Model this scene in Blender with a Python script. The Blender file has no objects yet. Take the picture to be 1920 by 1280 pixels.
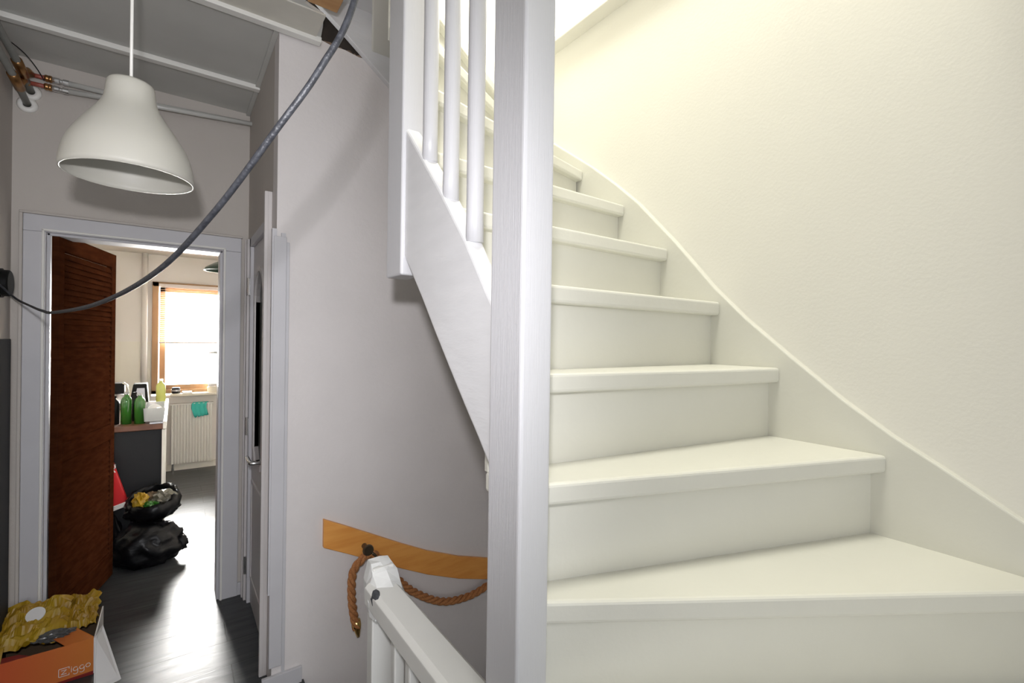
import bpy, bmesh, math, random
from mathutils import Vector, Matrix
random.seed(7)
sc = bpy.context.scene
COL = sc.collection
H = 1.4517                      # eye height above the hall floor

# ------------------------------------------------------------------ camera
YAW, PIT, ROL = 0.6236, -0.0029, 0.0142
cd = bpy.data.cameras.new('camera'); cam = bpy.data.objects.new('camera', cd); COL.objects.link(cam)
cd.sensor_width = 36; cd.lens = 880.42 / 1920 * 36; cd.clip_start = .02
F = Vector((math.sin(YAW)*math.cos(PIT), math.cos(YAW)*math.cos(PIT), math.sin(PIT)))
R0 = Vector((math.cos(YAW), -math.sin(YAW), 0)); U0 = R0.cross(F)
R = R0*math.cos(ROL) + U0*math.sin(ROL); U = U0*math.cos(ROL) - R0*math.sin(ROL)
cam.matrix_world = Matrix(((R.x, U.x, -F.x, 0), (R.y, U.y, -F.y, 0), (R.z, U.z, -F.z, H), (0, 0, 0, 1)))
sc.camera = cam

# ------------------------------------------------------------------ world, lights, exposure
w = bpy.data.worlds.new('sky'); sc.world = w; w.use_nodes = True
bg = w.node_tree.nodes['Background']; bg.inputs[0].default_value = (.93, .96, 1, 1); bg.inputs[1].default_value = 2.5
sc.view_settings.view_transform = 'Standard'; sc.view_settings.look = 'None'
sc.view_settings.gamma = 1; sc.view_settings.use_curve_mapping = False
sc.view_settings.exposure = 0.0

def area(name, loc, target, sx, sy, power, col, spread=180):
    l = bpy.data.lights.new(name, 'AREA'); l.shape = 'RECTANGLE'; l.size = sx; l.size_y = sy
    l.energy = power; l.color = col; l.spread = math.radians(spread)
    o = bpy.data.objects.new(name, l); COL.objects.link(o); o.location = loc
    o.rotation_euler = (Vector(target) - Vector(loc)).to_track_quat('-Z', 'Y').to_euler()
    return o
def flash(loc, target, power, col):
    l = bpy.data.lights.new('camera_flash', 'SPOT'); l.shadow_soft_size = .025; l.energy = power; l.color = col
    l.spot_size = math.radians(114); l.spot_blend = 1.0
    o = bpy.data.objects.new('camera_flash', l); COL.objects.link(o); o.location = loc
    o.rotation_euler = (Vector(target) - Vector(loc)).to_track_quat('-Z', 'Y').to_euler()
flash((-.05, -.02, H+.16), (-.10, 3, 1.42), 80, (.98, .965, 1.0))
area('roof_light', (.62, .50, 4.75), (1.1, 1.2, 1.9), .9, .8, 86, (1, .985, .88))
area('landing_window_daylight', (2.1, 1.55, 3.6), (.9, 1.7, 2.9), 1.0, 1.0, 30, (1, .98, .9))
area('kitchen_daylight', (.15, 6.9, 1.7), (.0, 3, .9), 2.2, 2.0, 2300, (1, .985, .95))

# ------------------------------------------------------------------ materials
def mat(name, col, rough=.6, metal=0, noise=0, nscale=8, bump=0, bscale=60, spec=.5, col2=None, stretch=None, trans=0, coat=0):
    m = bpy.data.materials.new(name); m.use_nodes = True
    n = m.node_tree.nodes; l = m.node_tree.links; b = n['Principled BSDF']
    b.inputs['Base Color'].default_value = (*col, 1); b.inputs['Roughness'].default_value = rough
    b.inputs['Metallic'].default_value = metal; b.inputs['Specular IOR Level'].default_value = spec
    b.inputs['Transmission Weight'].default_value = trans; b.inputs['Coat Weight'].default_value = coat
    tc = n.new('ShaderNodeTexCoord'); mp = n.new('ShaderNodeMapping'); l.new(tc.outputs['Object'], mp.inputs[0])
    if stretch: mp.inputs['Scale'].default_value = stretch
    if noise or col2:
        t = n.new('ShaderNodeTexNoise'); t.inputs['Scale'].default_value = nscale; t.inputs['Detail'].default_value = 6
        l.new(mp.outputs[0], t.inputs[0])
        r = n.new('ShaderNodeValToRGB'); l.new(t.outputs[0], r.inputs[0]); l.new(r.outputs[0], b.inputs['Base Color'])
        c2 = col2 or tuple(c*(1-noise) for c in col)
        r.color_ramp.elements[0].position = .35; r.color_ramp.elements[1].position = .65
        r.color_ramp.elements[0].color = (*c2, 1); r.color_ramp.elements[1].color = (*col, 1)
    if bump:
        t = n.new('ShaderNodeTexNoise'); t.inputs['Scale'].default_value = bscale; t.inputs['Detail'].default_value = 4
        l.new(mp.outputs[0], t.inputs[0])
        bp = n.new('ShaderNodeBump'); bp.inputs['Strength'].default_value = bump; bp.inputs['Distance'].default_value = .01
        l.new(t.outputs[0], bp.inputs['Height']); l.new(bp.outputs[0], b.inputs['Normal'])
    return m
M = {}
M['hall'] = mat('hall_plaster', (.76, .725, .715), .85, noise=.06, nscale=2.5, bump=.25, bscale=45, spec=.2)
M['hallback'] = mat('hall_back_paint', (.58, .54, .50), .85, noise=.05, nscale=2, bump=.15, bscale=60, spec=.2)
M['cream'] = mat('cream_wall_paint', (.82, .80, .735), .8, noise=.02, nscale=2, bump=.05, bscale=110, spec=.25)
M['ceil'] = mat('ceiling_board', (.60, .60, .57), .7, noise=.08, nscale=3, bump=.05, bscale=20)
M['ceilboard'] = mat('cream_board', (.66, .64, .57), .7, noise=.06, nscale=9)
M['batten'] = mat('batten_paint', (.82, .81, .77), .45)
M['stair'] = mat('stair_paint', (.72, .71, .64), .42, noise=.02, nscale=5, bump=.12, bscale=25, stretch=(1, 1, 1))
M['post'] = mat('post_paint', (.57, .57, .59), .4, bump=.10, bscale=20, stretch=(14, 14, .7))
M['railpaint'] = mat('rail_paint', (.76, .76, .73), .4, noise=.03, nscale=6, bump=.08, bscale=20)
M['string'] = mat('string_paint', (.70, .70, .71), .4, noise=.05, nscale=7, bump=.15, bscale=14, stretch=(1, 1, 4))
M['casing'] = mat('casing_paint', (.58, .575, .60), .45, noise=.04, nscale=6)
M['door'] = mat('door_paint', (.60, .57, .56), .4, noise=.04, nscale=4)
M['white'] = mat('white_plastic', (.86, .85, .81), .35)
M['orange'] = mat('orange_pine', (.84, .39, .095), .42, nscale=5, col2=(.75, .31, .065), stretch=(1, 1, 7))
M['block'] = mat('raw_pine', (.56, .32, .14), .6, nscale=6, col2=(.46, .24, .09), stretch=(1, 6, 6))
M['rope'] = mat('rope_fibre', (.52, .23, .085), .85, nscale=180, col2=(.36, .14, .045), bump=.4, bscale=300)
M['brass'] = mat('brass', (.75, .52, .2), .25, 1)
M['copper'] = mat('copper', (.42, .23, .10), .3, 1)
M['redpipe'] = mat('red_pipe', (.34, .085, .06), .4)
M['chrome'] = mat('chrome', (.72, .72, .72), .22, 1)
M['bronze'] = mat('dark_bronze', (.11, .085, .055), .35, .7)
M['greypipe'] = mat('grey_pipe', (.27, .275, .255), .35, noise=.15, nscale=20)
M['pipe'] = mat('white_grey_pipe', (.60, .60, .57), .3)
M['cable'] = mat('cable_grey', (.012, .013, .017), .5, nscale=120, col2=(.028, .03, .036), bump=.2, bscale=200)
M['black'] = mat('black_plastic', (.006, .006, .006), .55, spec=.2)
M['bagblack'] = mat('black_bag_film', (.005, .005, .006), .32, spec=.22, bump=.5, bscale=9, stretch=(1, 1, 2.5))
M['darkgrey'] = mat('dark_grey_board', (.02, .021, .023), .6, spec=.2)
M['mahogany'] = mat('mahogany_stain', (.060, .019, .008), .8, nscale=5, col2=(.040, .012, .005), stretch=(2, 2, 9), spec=.0)
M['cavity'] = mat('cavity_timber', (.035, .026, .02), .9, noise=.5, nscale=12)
M['brick'] = mat('broken_plaster', (.30, .21, .15), .95, nscale=40, col2=(.12, .08, .055), bump=1, bscale=60)
M['kwall'] = mat('kitchen_plaster', (.82, .78, .73), .8, spec=.2)
M['ktile'] = mat('kitchen_tile', (.82, .78, .68), .4)
M['kceil'] = mat('kitchen_ceiling', (.72, .68, .62), .8)
M['oak'] = mat('oak_window', (.42, .25, .12), .5, nscale=4, col2=(.36, .20, .09), stretch=(5, 5, .5))
M['sill'] = mat('cream_sill', (.80, .74, .60), .3)
M['rad'] = mat('radiator_enamel', (.80, .78, .72), .3)
M['teal'] = mat('teal_cloth', (.06, .52, .44), .8)
M['counter'] = mat('dark_cabinet', (.013, .014, .016), .5, spec=.3)
M['wtop'] = mat('brown_worktop', (.16, .07, .04), .35, noise=.3, nscale=15)
M['steel'] = mat('steel', (.62, .62, .64), .28, 1)
M['slat'] = mat('blind_slat', (.82, .72, .66), .5)
m = bpy.data.materials.new('window_glass'); m.use_nodes = True; n = m.node_tree.nodes; l = m.node_tree.links
tr_ = n.new('ShaderNodeBsdfTransparent'); gl_ = n.new('ShaderNodeBsdfGlossy'); mx_ = n.new('ShaderNodeMixShader'); fr_ = n.new('ShaderNodeFresnel')
gl_.inputs['Roughness'].default_value = .02; l.new(fr_.outputs[0], mx_.inputs[0]); l.new(tr_.outputs[0], mx_.inputs[1]); l.new(gl_.outputs[0], mx_.inputs[2])
l.new(mx_.outputs[0], n['Material Output'].inputs[0]); M['glass'] = m
M['green'] = mat('green_bottle', (.025, .13, .015), .12, coat=.4)
M['yellow_soap'] = mat('yellow_soap', (.55, .58, .16), .25)
M['clear'] = mat('clear_plastic', (.75, .76, .76), .1, trans=.6)
M['yellow'] = mat('yellow_film', (.42, .27, .012), .45, nscale=10, col2=(.32, .17, .008))
M['paper'] = mat('white_card', (.80, .79, .78), .5)
M['dred'] = mat('dark_red_card', (.22, .015, .012), .5)
M['red'] = mat('red_bag_film', (.50, .012, .016), .4)
M['tape'] = mat('white_tape', (.80, .81, .80), .4, noise=.06, nscale=30)
M['smudge'] = mat('grey_foam', (.075, .08, .09), .8, noise=.4, nscale=60)
M['plasticwrap'] = mat('cling_film', (.10, .10, .10), .15)
M['darkglass'] = mat('dark_glass', (.075, .08, .07), .35, spec=.3)
M['card'] = mat('brown_card', (.10, .065, .035), .8)

# orange gradient card (printed, red towards the left and top)
m = bpy.data.materials.new('orange_print'); m.use_nodes = True; n = m.node_tree.nodes; l = m.node_tree.links
tc = n.new('ShaderNodeTexCoord'); gr = n.new('ShaderNodeTexGradient'); mp = n.new('ShaderNodeMapping'); cr = n.new('ShaderNodeValToRGB')
mp.inputs['Location'].default_value = (1.9, 0, 0); mp.inputs['Scale'].default_value = (3.4, 3.4, 3.4)
l.new(tc.outputs['Object'], mp.inputs[0]); l.new(mp.outputs[0], gr.inputs[0]); l.new(gr.outputs[0], cr.inputs[0])
cr.color_ramp.elements[0].color = (.62, .10, .03, 1); cr.color_ramp.elements[1].color = (.62, .20, .035, 1)
l.new(cr.outputs[0], n['Principled BSDF'].inputs['Base Color']); n['Principled BSDF'].inputs['Roughness'].default_value = .45
M['print'] = m

# dark laminate planks running along x
def plank_mat(name, dark, light, rough):
    m = bpy.data.materials.new(name); m.use_nodes = True; n = m.node_tree.nodes; l = m.node_tree.links; b = n['Principled BSDF']
    tc = n.new('ShaderNodeTexCoord'); br = n.new('ShaderNodeTexBrick'); mp = n.new('ShaderNodeMapping')
    mp.inputs['Location'].default_value = (.38, .073, 0)
    br.inputs['Scale'].default_value = 1; br.inputs['Brick Width'].default_value = 1.2; br.inputs['Row Height'].default_value = .19
    br.inputs['Mortar Size'].default_value = .003; br.inputs['Mortar Smooth'].default_value = .3
    l.new(tc.outputs['Object'], mp.inputs[0]); l.new(mp.outputs[0], br.inputs[0])
    t = n.new('ShaderNodeTexNoise'); t.inputs['Scale'].default_value = 5; t.inputs['Detail'].default_value = 7
    mp2 = n.new('ShaderNodeMapping'); mp2.inputs['Scale'].default_value = (.8, 5, 1)
    l.new(tc.outputs['Object'], mp2.inputs[0]); l.new(mp2.outputs[0], t.inputs[0])
    r = n.new('ShaderNodeValToRGB'); r.color_ramp.elements[0].color = (*dark, 1); r.color_ramp.elements[1].color = (*light, 1)
    r.color_ramp.elements[0].position = .3; r.color_ramp.elements[1].position = .7
    l.new(t.outputs[0], r.inputs[0])
    mx = n.new('ShaderNodeMixRGB'); mx.inputs[2].default_value = (.02, .02, .02, 1)
    l.new(br.outputs['Fac'], mx.inputs[0]); l.new(r.outputs[0], mx.inputs[1]); l.new(mx.outputs[0], b.inputs['Base Color'])
    b.inputs['Roughness'].default_value = rough; b.inputs['Specular IOR Level'].default_value = .33
    bp = n.new('ShaderNodeBump'); bp.inputs['Strength'].default_value = .4; bp.inputs['Distance'].default_value = .003; bp.invert = True
    l.new(br.outputs['Fac'], bp.inputs['Height'])
    bp2 = n.new('ShaderNodeBump'); bp2.inputs['Strength'].default_value = .12; bp2.inputs['Distance'].default_value = .01
    l.new(t.outputs[0], bp2.inputs['Height']); l.new(bp.outputs[0], bp2.inputs['Normal']); l.new(bp2.outputs[0], b.inputs['Normal'])
    return m
M['floor'] = plank_mat('dark_laminate', (.028, .030, .032), (.065, .069, .073), .38)

# milky lampshade
m = bpy.data.materials.new('milky_shade'); m.use_nodes = True; n = m.node_tree.nodes; b = n['Principled BSDF']
b.inputs['Base Color'].default_value = (.50, .49, .44, 1); b.inputs['Roughness'].default_value = .5
b.inputs['Subsurface Weight'].default_value = .25; b.inputs['Subsurface Radius'].default_value = (.01, .01, .008)
M['shade'] = m

# ------------------------------------------------------------------ helpers
def obj(name, bm, m, parent=None, bevel=0, smooth=False, seg=2):
    me = bpy.data.meshes.new(name); bmesh.ops.recalc_face_normals(bm, faces=bm.faces); bm.to_mesh(me); bm.free()
    me.materials.append(M[m] if isinstance(m, str) else m)
    o = bpy.data.objects.new(name, me); COL.objects.link(o)
    if parent is not None:
        o.parent = parent; o.matrix_parent_inverse = Matrix.Translation(-Vector(parent_origin(parent)))
    if smooth:
        for p in me.polygons: p.use_smooth = True
    if bevel:
        md = o.modifiers.new('bevel', 'BEVEL'); md.width = bevel; md.segments = seg; md.limit_method = 'ANGLE'; md.angle_limit = math.radians(40)
    return o
def parent_origin(p):
    v = Vector(p.location)
    while p.parent is not None and p.type == 'EMPTY':
        p = p.parent; v += Vector(p.location)
    return v if v.length else Vector((0, 0, 0))
def thing(name, label, cat, loc=(0, 0, 0), group=None):
    o = bpy.data.objects.new(name, None); COL.objects.link(o); o.location = loc; o.empty_display_size = .05
    tag(o, label, cat, group); return o
def tag(o, label, cat, group=None):
    o['label'] = label; o['category'] = cat
    if group: o['group'] = group
    return o
def struct(name, bm, m, bevel=0, label=None):
    o = obj(name, bm, m, bevel=bevel); o['kind'] = 'structure'
    if label: o['label'] = label
    return o
def box(bm, a, b):
    x0, y0, z0 = a; x1, y1, z1 = b
    v = [bm.verts.new(p) for p in ((x0,y0,z0),(x1,y0,z0),(x1,y1,z0),(x0,y1,z0),(x0,y0,z1),(x1,y0,z1),(x1,y1,z1),(x0,y1,z1))]
    for f in ((0,3,2,1),(4,5,6,7),(0,1,5,4),(1,2,6,5),(2,3,7,6),(3,0,4,7)): bm.faces.new([v[i] for i in f])
    return bm
def B(*pairs):
    bm = bmesh.new()
    for a, b in pairs: box(bm, a, b)
    return bm
def prism(bm, pts, vec):
    vec = Vector(vec); a = [bm.verts.new(p) for p in pts]; b = [bm.verts.new(Vector(p)+vec) for p in pts]
    bm.faces.new(a); bm.faces.new(b[::-1]); n = len(a)
    for i in range(n): bm.faces.new((a[i], a[(i+1) % n], b[(i+1) % n], b[i]))
    return bm
def P(pts, vec): return prism(bmesh.new(), pts, vec)
def frame_for(t):
    t = t.normalized(); r = Vector((0, 0, 1)) if abs(t.z) < .9 else Vector((1, 0, 0))
    a = t.cross(r).normalized(); return a, t.cross(a)
def tube(bm, pts, r, seg=12, caps=True):
    pts = [Vector(p) for p in pts]; rs = r if isinstance(r, (list, tuple)) else [r]*len(pts); rings = []
    a = None
    for i, p in enumerate(pts):
        t = (pts[min(i+1, len(pts)-1)] - pts[max(i-1, 0)]).normalized()
        if a is None: a, b = frame_for(t)
        else:
            a = (a - t*a.dot(t)).normalized(); b = t.cross(a)
        rings.append([bm.verts.new(p + (a*math.cos(q) + b*math.sin(q))*rs[i]) for q in [2*math.pi*k/seg for k in range(seg)]])
    for i in range(len(rings)-1):
        for k in range(seg): bm.faces.new((rings[i][k], rings[i][(k+1) % seg], rings[i+1][(k+1) % seg], rings[i+1][k]))
    if caps: bm.faces.new(rings[0][::-1]); bm.faces.new(rings[-1])
    return bm
def T(pts, r, seg=12): return tube(bmesh.new(), pts, r, seg)
def lathe(bm, prof, c, seg=48, axis=None, close=False):
    c = Vector(c); ax = Vector(axis).normalized() if axis else Vector((0, 0, 1)); a, b = frame_for(ax); rings = []
    for r, z in prof:
        if r < 1e-5: rings.append([bm.verts.new(c + ax*z)])
        else: rings.append([bm.verts.new(c + ax*z + (a*math.cos(q)+b*math.sin(q))*r) for q in [2*math.pi*k/seg for k in range(seg)]])
    pr = list(zip(rings, rings[1:])) + ([(rings[-1], rings[0])] if close else [])
    for A, Bq in pr:
        for k in range(seg):
            j = (k+1) % seg
            vs = ([A[0]] if len(A) == 1 else [A[k], A[j]]) + ([Bq[0]] if len(Bq) == 1 else [Bq[j], Bq[k]])
            if len(vs) > 2: bm.faces.new(vs)
    return bm
def L(prof, c, seg=48, axis=None, close=False): return lathe(bmesh.new(), prof, c, seg, axis, close)
def spline(pts, n=10):
    pts = [Vector(p) for p in pts]; out = []
    q = [pts[0]*2-pts[1]] + pts + [pts[-1]*2-pts[-2]]
    for i in range(1, len(q)-2):
        for k in range(n):
            t = k/n; a, b, c, d = q[i-1], q[i], q[i+1], q[i+2]
            out.append(.5*((2*b) + (c-a)*t + (2*a-5*b+4*c-d)*t*t + (3*b-a-3*c+d)*t**3))
    out.append(pts[-1]); return out
def resample(pts, step):
    out = [pts[0]]; acc = 0
    for a, b in zip(pts, pts[1:]):
        d = (b-a).length
        while acc + d >= step:
            t = (step-acc)/d; a = a + (b-a)*t; out.append(a); d = (b-a).length; acc = 0
        acc += d
    return out
def rope(pts, Rr, pitch):
    path = resample(spline(pts, 16), pitch/16); bm = bmesh.new(); a = None; fr = []
    for i, p in enumerate(path):
        t = (path[min(i+1, len(path)-1)] - path[max(i-1, 0)]).normalized()
        if a is None: a, b = frame_for(t)
        else: a = (a - t*a.dot(t)).normalized(); b = t.cross(a)
        fr.append((p, a.copy(), b.copy()))
    for s in range(3):
        tube(bm, [p + (a*math.cos(-2*math.pi*(i/16 + s/3)) + b*math.sin(-2*math.pi*(i/16 + s/3)))*Rr*.56 for i, (p, a, b) in enumerate(fr)], Rr*.52, 8)
    return bm
def crumple(bm, amt, seed=0, zkeep=None):
    rnd = random.Random(seed)
    for v in bm.verts:
        if zkeep is not None and v.co.z < zkeep: continue
        v.co += Vector((rnd.uniform(-1, 1), rnd.uniform(-1, 1), rnd.uniform(-1, 1)))*amt
    return bm

# ================================================================== SETTING
V1 = 2.124      # main wall beside the stairwell
VB = 3.034      # hall back wall with the kitchen doorway
US = .336       # side wall with the glazed door
ZC = H + 1.253  # hall ceiling
WR = 1.447      # right wall behind the stair
# floor: hall (opening for the cellar stair beside it)
struct('floor', B(((-.75, -1.3, -.12), (.45, 3.154, 0)), ((.45, -1.3, -.12), (1.6, .66, 0)), ((-1.5, 3.154, -.12), (1.5, 6.3, 0)), ((.45, .66, -.12), (.46, 2.124, 0))), 'floor')
struct('floor_cellar', B(((-.6, .5, -1.5), (1.6, 2.3, -1.4))), 'ceil')
struct('wall_cellar', B(((-.6, .56, -1.4), (.45, .66, -.12)), ((.40, .66, -1.4), (.45, 2.124, -.12)), ((.45, .56, -1.4), (1.447, .66, -.12)), ((.35, 2.124, -1.4), (.45, 2.224, -.0))), 'hall')
# main wall below the ceiling, its top edge under the broken ceiling
bm = P([(US, V1, -1.4), (WR, V1, -1.4), (WR, V1, 2.84), (.735, V1, 2.84), (.735, V1, H+1.256), (.70, V1, H+1.262), (.66, V1, H+1.258), (.60, V1, H+1.268), (.54, V1, H+1.266), (.49, V1, H+1.275), (US, V1, H+1.275)], (0, .1, 0))
struct('wall_main', bm, 'hall', label='pinkish grey plastered wall under the staircase')
struct('wall_upper_back', B(((-1, V1, 2.985), (.735, V1+.1, 4.9)), ((.735, V1, 2.84), (2.6, V1+.1, 4.9))), 'cream')
# joist space above the main wall, seen through the hole
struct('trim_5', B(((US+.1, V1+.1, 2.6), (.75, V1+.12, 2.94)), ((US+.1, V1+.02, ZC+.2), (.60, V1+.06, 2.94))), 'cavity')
# side wall with opening for the glazed door
DT = H + .535
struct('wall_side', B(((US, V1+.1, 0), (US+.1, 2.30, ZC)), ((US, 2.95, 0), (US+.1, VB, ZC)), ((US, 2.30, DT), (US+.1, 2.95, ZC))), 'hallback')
# back wall with kitchen doorway
uL, uR, DH = -.484, .212, H+.468
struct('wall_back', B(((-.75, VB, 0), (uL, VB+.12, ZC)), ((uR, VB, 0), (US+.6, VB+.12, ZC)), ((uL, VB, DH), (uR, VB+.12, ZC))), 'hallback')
struct('wall_sky_blocker', B(((.45, -1.4, 0), (WR, -1.3, ZC))), 'cream')  # unseen wall added behind the camera to keep sky light off the stair
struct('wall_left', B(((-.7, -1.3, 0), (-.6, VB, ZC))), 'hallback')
struct('wall_right', B(((WR, -1.3, -1.4), (WR+.12, V1+.1, 2.802))), 'cream', label='large cream wall above the wall string of the staircase')
struct('trim_6', B(((WR-.065, .25, 2.802), (WR+.16, V1, 2.826))), 'cream', bevel=.003)
# ceiling with opening over the stair; ragged edge
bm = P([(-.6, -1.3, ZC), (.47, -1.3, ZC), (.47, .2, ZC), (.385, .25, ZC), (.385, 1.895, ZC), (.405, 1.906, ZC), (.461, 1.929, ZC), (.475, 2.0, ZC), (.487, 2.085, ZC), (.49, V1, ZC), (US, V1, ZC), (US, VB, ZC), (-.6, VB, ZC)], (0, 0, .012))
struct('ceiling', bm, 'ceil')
struct('ceiling_over_stair_front', B(((.47, -1.3, ZC), (WR, .25, ZC+.28))), 'cream')
struct('ceiling_upper', B(((-1, -1.3, 4.9), (2.6, V1+.1, 5.0))), 'cream')
struct('wall_upper_left', B(((-1.1, -1.3, 2.985), (-1, V1+.1, 4.9))), 'cream')
struct('wall_upper_front', B(((-1, -1.3, 2.985), (2.6, -1.2, 4.9))), 'cream')
struct('wall_upper_right', B(((2.5, -1.3, 2.83), (2.6, V1+.1, 4.9))), 'cream')
struct('floor_upper', B(((-1, -1.3, ZC+.14), (.385, V1, 2.983)), ((.47, -1.3, 2.983), (WR, .25, 2.985)), ((WR+.12, -1.3, 2.70), (2.6, V1+.1, 2.83))), 'ceilboard')
# cream board beside the stair opening, nail marks
struct('trim_4', B(((.02, 1.915, ZC-.006), (.466, 2.07, ZC-.0005))), 'ceilboard')
# ceiling battens
for k, (y, x1) in enumerate([(2.088, .488), (2.672, US)]):
    struct('trim_%d' % (k+1), B(((-.6, y-.018, ZC-.022), (x1, y+.018, ZC))), 'batten', bevel=.002)
struct('trim_3', B(((US-.02, 2.11, ZC-.012), (US, VB, ZC))), 'ceil', bevel=.002)

# doorway casing and jamb lining to the kitchen
cas = struct('door_1', B(((-.560, VB-.018, 0), (uL, VB, DH)), ((uR, VB-.018, 0), (.300, VB, DH)), ((-.560, VB-.018, DH), (.300, VB, H+.545))), 'casing', bevel=.003, label='grey white casing around the open kitchen doorway')
obj('jamb_lining', B(((uL-.001, VB, 0), (uL+.012, VB+.13, DH)), ((uR-.012, VB, 0), (uR+.001, VB+.13, DH)), ((uL, VB, DH-.012), (uR, VB+.13, DH+.001))), 'casing', cas, bevel=.002)
obj('inner_bead', B(((uL-.014, VB-.026, 0), (uL-.004, VB-.016, DH+.012)), ((uR+.004, VB-.026, 0), (uR+.014, VB-.016, DH+.012)), ((uL-.014, VB-.026, DH+.004), (uR+.014, VB-.016, DH+.014))), 'batten', cas, bevel=.003)
obj('outer_bead', B(((-.572, VB-.026, 0), (-.560, VB-.0, H+.545)), ((-.572, VB-.026, H+.545), (.306, VB, H+.556))), 'hallback', cas, bevel=.003)
obj('wood_edge', B(((uR-.004, VB+.005, 0), (uR+.000, VB+.12, DH-.03))), 'mahogany', cas)

# glazed door in the side wall
d = struct('door_2', B(((US-.004, 2.30, 0), (US+.03, 2.36, DT)), ((US-.004, 2.90, 0), (US+.03, 2.95, DT)), ((US-.004, 2.30, DT-.05), (US+.03, 2.95, DT))), 'casing', bevel=.003, label='narrow white door with an arched dark glass pane, seen edge-on')
obj('casing', B(((US-.016, 2.235, 0), (US, 2.31, H+.62)), ((US-.030, 2.235, 0), (US-.014, 2.255, H+.62)), ((US-.024, 2.285, 0), (US-.012, 2.30, H+.60)), ((US-.016, 2.94, 0), (US, 3.0, DT)), ((US-.022, 2.98, 0), (US-.012, 3.0, DT))), 'door', d, bevel=.003)
# leaf with arched opening
z0, z1 = H-.64, H+.18; yc = 2.66; hw = .135
arch = [(yc-hw, z0+.06), (yc-hw+.05, z0), (yc+hw-.05, z0), (yc+hw, z0+.06)] + [(yc+hw*math.cos(a), z1+hw*1.1*math.sin(a)) for a in [math.pi*k/14 for k in range(15)]]
bm = bmesh.new(); xo = US+.012
outer = [(2.362, .01), (2.902, .01), (2.902, DT-.052), (2.362, DT-.052)]
ov = [bm.verts.new((xo, y, z)) for y, z in outer]; av = [bm.verts.new((xo, y, z)) for y, z in arch]
oe = [bm.edges.new((ov[i], ov[(i+1) % 4])) for i in range(4)]; ae = [bm.edges.new((av[i], av[(i+1) % len(av)])) for i in range(len(av))]
bmesh.ops.triangle_fill(bm, use_beauty=True, edges=oe+ae)
ex = bmesh.ops.extrude_face_region(bm, geom=bm.faces[:]); bmesh.ops.translate(bm, vec=(.03, 0, 0), verts=[v for v in ex['geom'] if isinstance(v, bmesh.types.BMVert)])
leaf = obj('door_leaf', bm, 'door', d)
obj('glass_pane', P([(xo+.018, y, z) for y, z in arch], (.005, 0, 0)), 'darkglass', leaf)
bm = bmesh.new(); big = [(yc + (y-yc)*1.16, (z0+z1)/2 + (z-(z0+z1)/2)*1.045) for y, z in arch]
n_ = len(arch)
for dx, sgn in ((0, 1),):
    a_ = [bm.verts.new((xo-.008, y, z)) for y, z in arch]; b_ = [bm.verts.new((xo-.008, y, z)) for y, z in big]
    c_ = [bm.verts.new((xo+.001, y, z)) for y, z in big]; e_ = [bm.verts.new((xo+.018, y, z)) for y, z in arch]
    for i in range(n_):
        j = (i+1) % n_; bm.faces.new((a_[i], a_[j], b_[j], b_[i])); bm.faces.new((b_[i], b_[j], c_[j], c_[i])); bm.faces.new((a_[i], e_[i], e_[j], a_[j]))
obj('glazing_bead', bm, 'door', leaf)
obj('lower_panel', B(((xo-.005, 2.45, .18), (xo+.001, 2.82, H-.78)), ((xo-.009, 2.43, .16), (xo, 2.45, H-.76)), ((xo-.009, 2.82, .16), (xo, 2.84, H-.76)), ((xo-.009, 2.45, .16), (xo, 2.82, .18)), ((xo-.009, 2.45, H-.78), (xo, 2.82, H-.76))), 'door', leaf, bevel=.002)
hd = obj('door_handle', T(spline([(xo, 2.45, H-.587), (xo-.05, 2.45, H-.585), (xo-.058, 2.47, H-.585), (xo-.058, 2.58, H-.583)], 6), .009), 'chrome', d, smooth=True)
obj('handle_plate', B(((xo-.008, 2.432, H-.68), (xo, 2.468, H-.50))), 'chrome', hd, bevel=.002)
for z in (H+.27, H-.49, H-1.25):
    obj('hinge', lathe(B(((US-.008, 2.905, z-.045), (US-.003, 2.945, z+.045))), [(0, -.048), (.007, -.048), (.007, .048), (0, .048)], (US-.010, 2.925, z), 10), 'chrome', d)
struct('trim_7', B(((US-.012, V1-.014, .10), (.372, V1, H+.41))), 'casing', bevel=.002, label='flat white board covering the wall corner beside the glazed door')
struct('trim_8', B(((US-.018, V1-.01, .40), (US+.0, V1+.012, H+.44)), ((.352, V1-.012, H+.40), (.368, V1, H+.425))), 'casing')
struct('baseboard_main', B(((.30, V1-.016, 0), (.451, V1, .065)), ((.372, V1-.006, .055), (.385, V1, H+.39))), 'casing', bevel=.002)
struct('baseboard_back', B(((.300, VB-.014, 0), (US, VB, .07)), ((-.6, VB-.014, 0), (-.572, VB, .07))), 'casing', bevel=.002)

# kitchen shell
ZK = H+.846
struct('wall_kitchen_left', B(((-1.4, VB+.12, 0), (-1.3, 6.31, ZK))), 'ktile')
struct('wall_kitchen_right', B(((1.3, VB+.12, 0), (1.4, 6.31, ZK))), 'kwall')
struct('wall_kitchen_window', B(((-1.4, 6.21, 0), (-.19, 6.36, ZK)), ((-.19, 6.21, 0), (.52, 6.36, H-.64)), ((-.19, 6.21, H+.56), (.52, 6.36, ZK)), ((.52, 6.21, 0), (1.4, 6.36, ZK))), 'kwall')
struct('wall_kitchen_tiles', B(((-1.3, 6.20, 0), (-.20, 6.21, H-.071))), 'ktile')
struct('ceiling_kitchen', B(((-1.4, VB+.12, ZK), (1.4, 6.36, ZK+.1))), 'kceil')
struct('wall_kitchen_near', B(((-1.4, VB+.12, DH+.0), (1.4, VB+.125, ZK)), ((-1.4, VB+.12, 0), (uL-.02, VB+.125, DH)), ((uR+.02, VB+.12, 0), (1.4, VB+.125, DH))), 'kwall')
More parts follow.
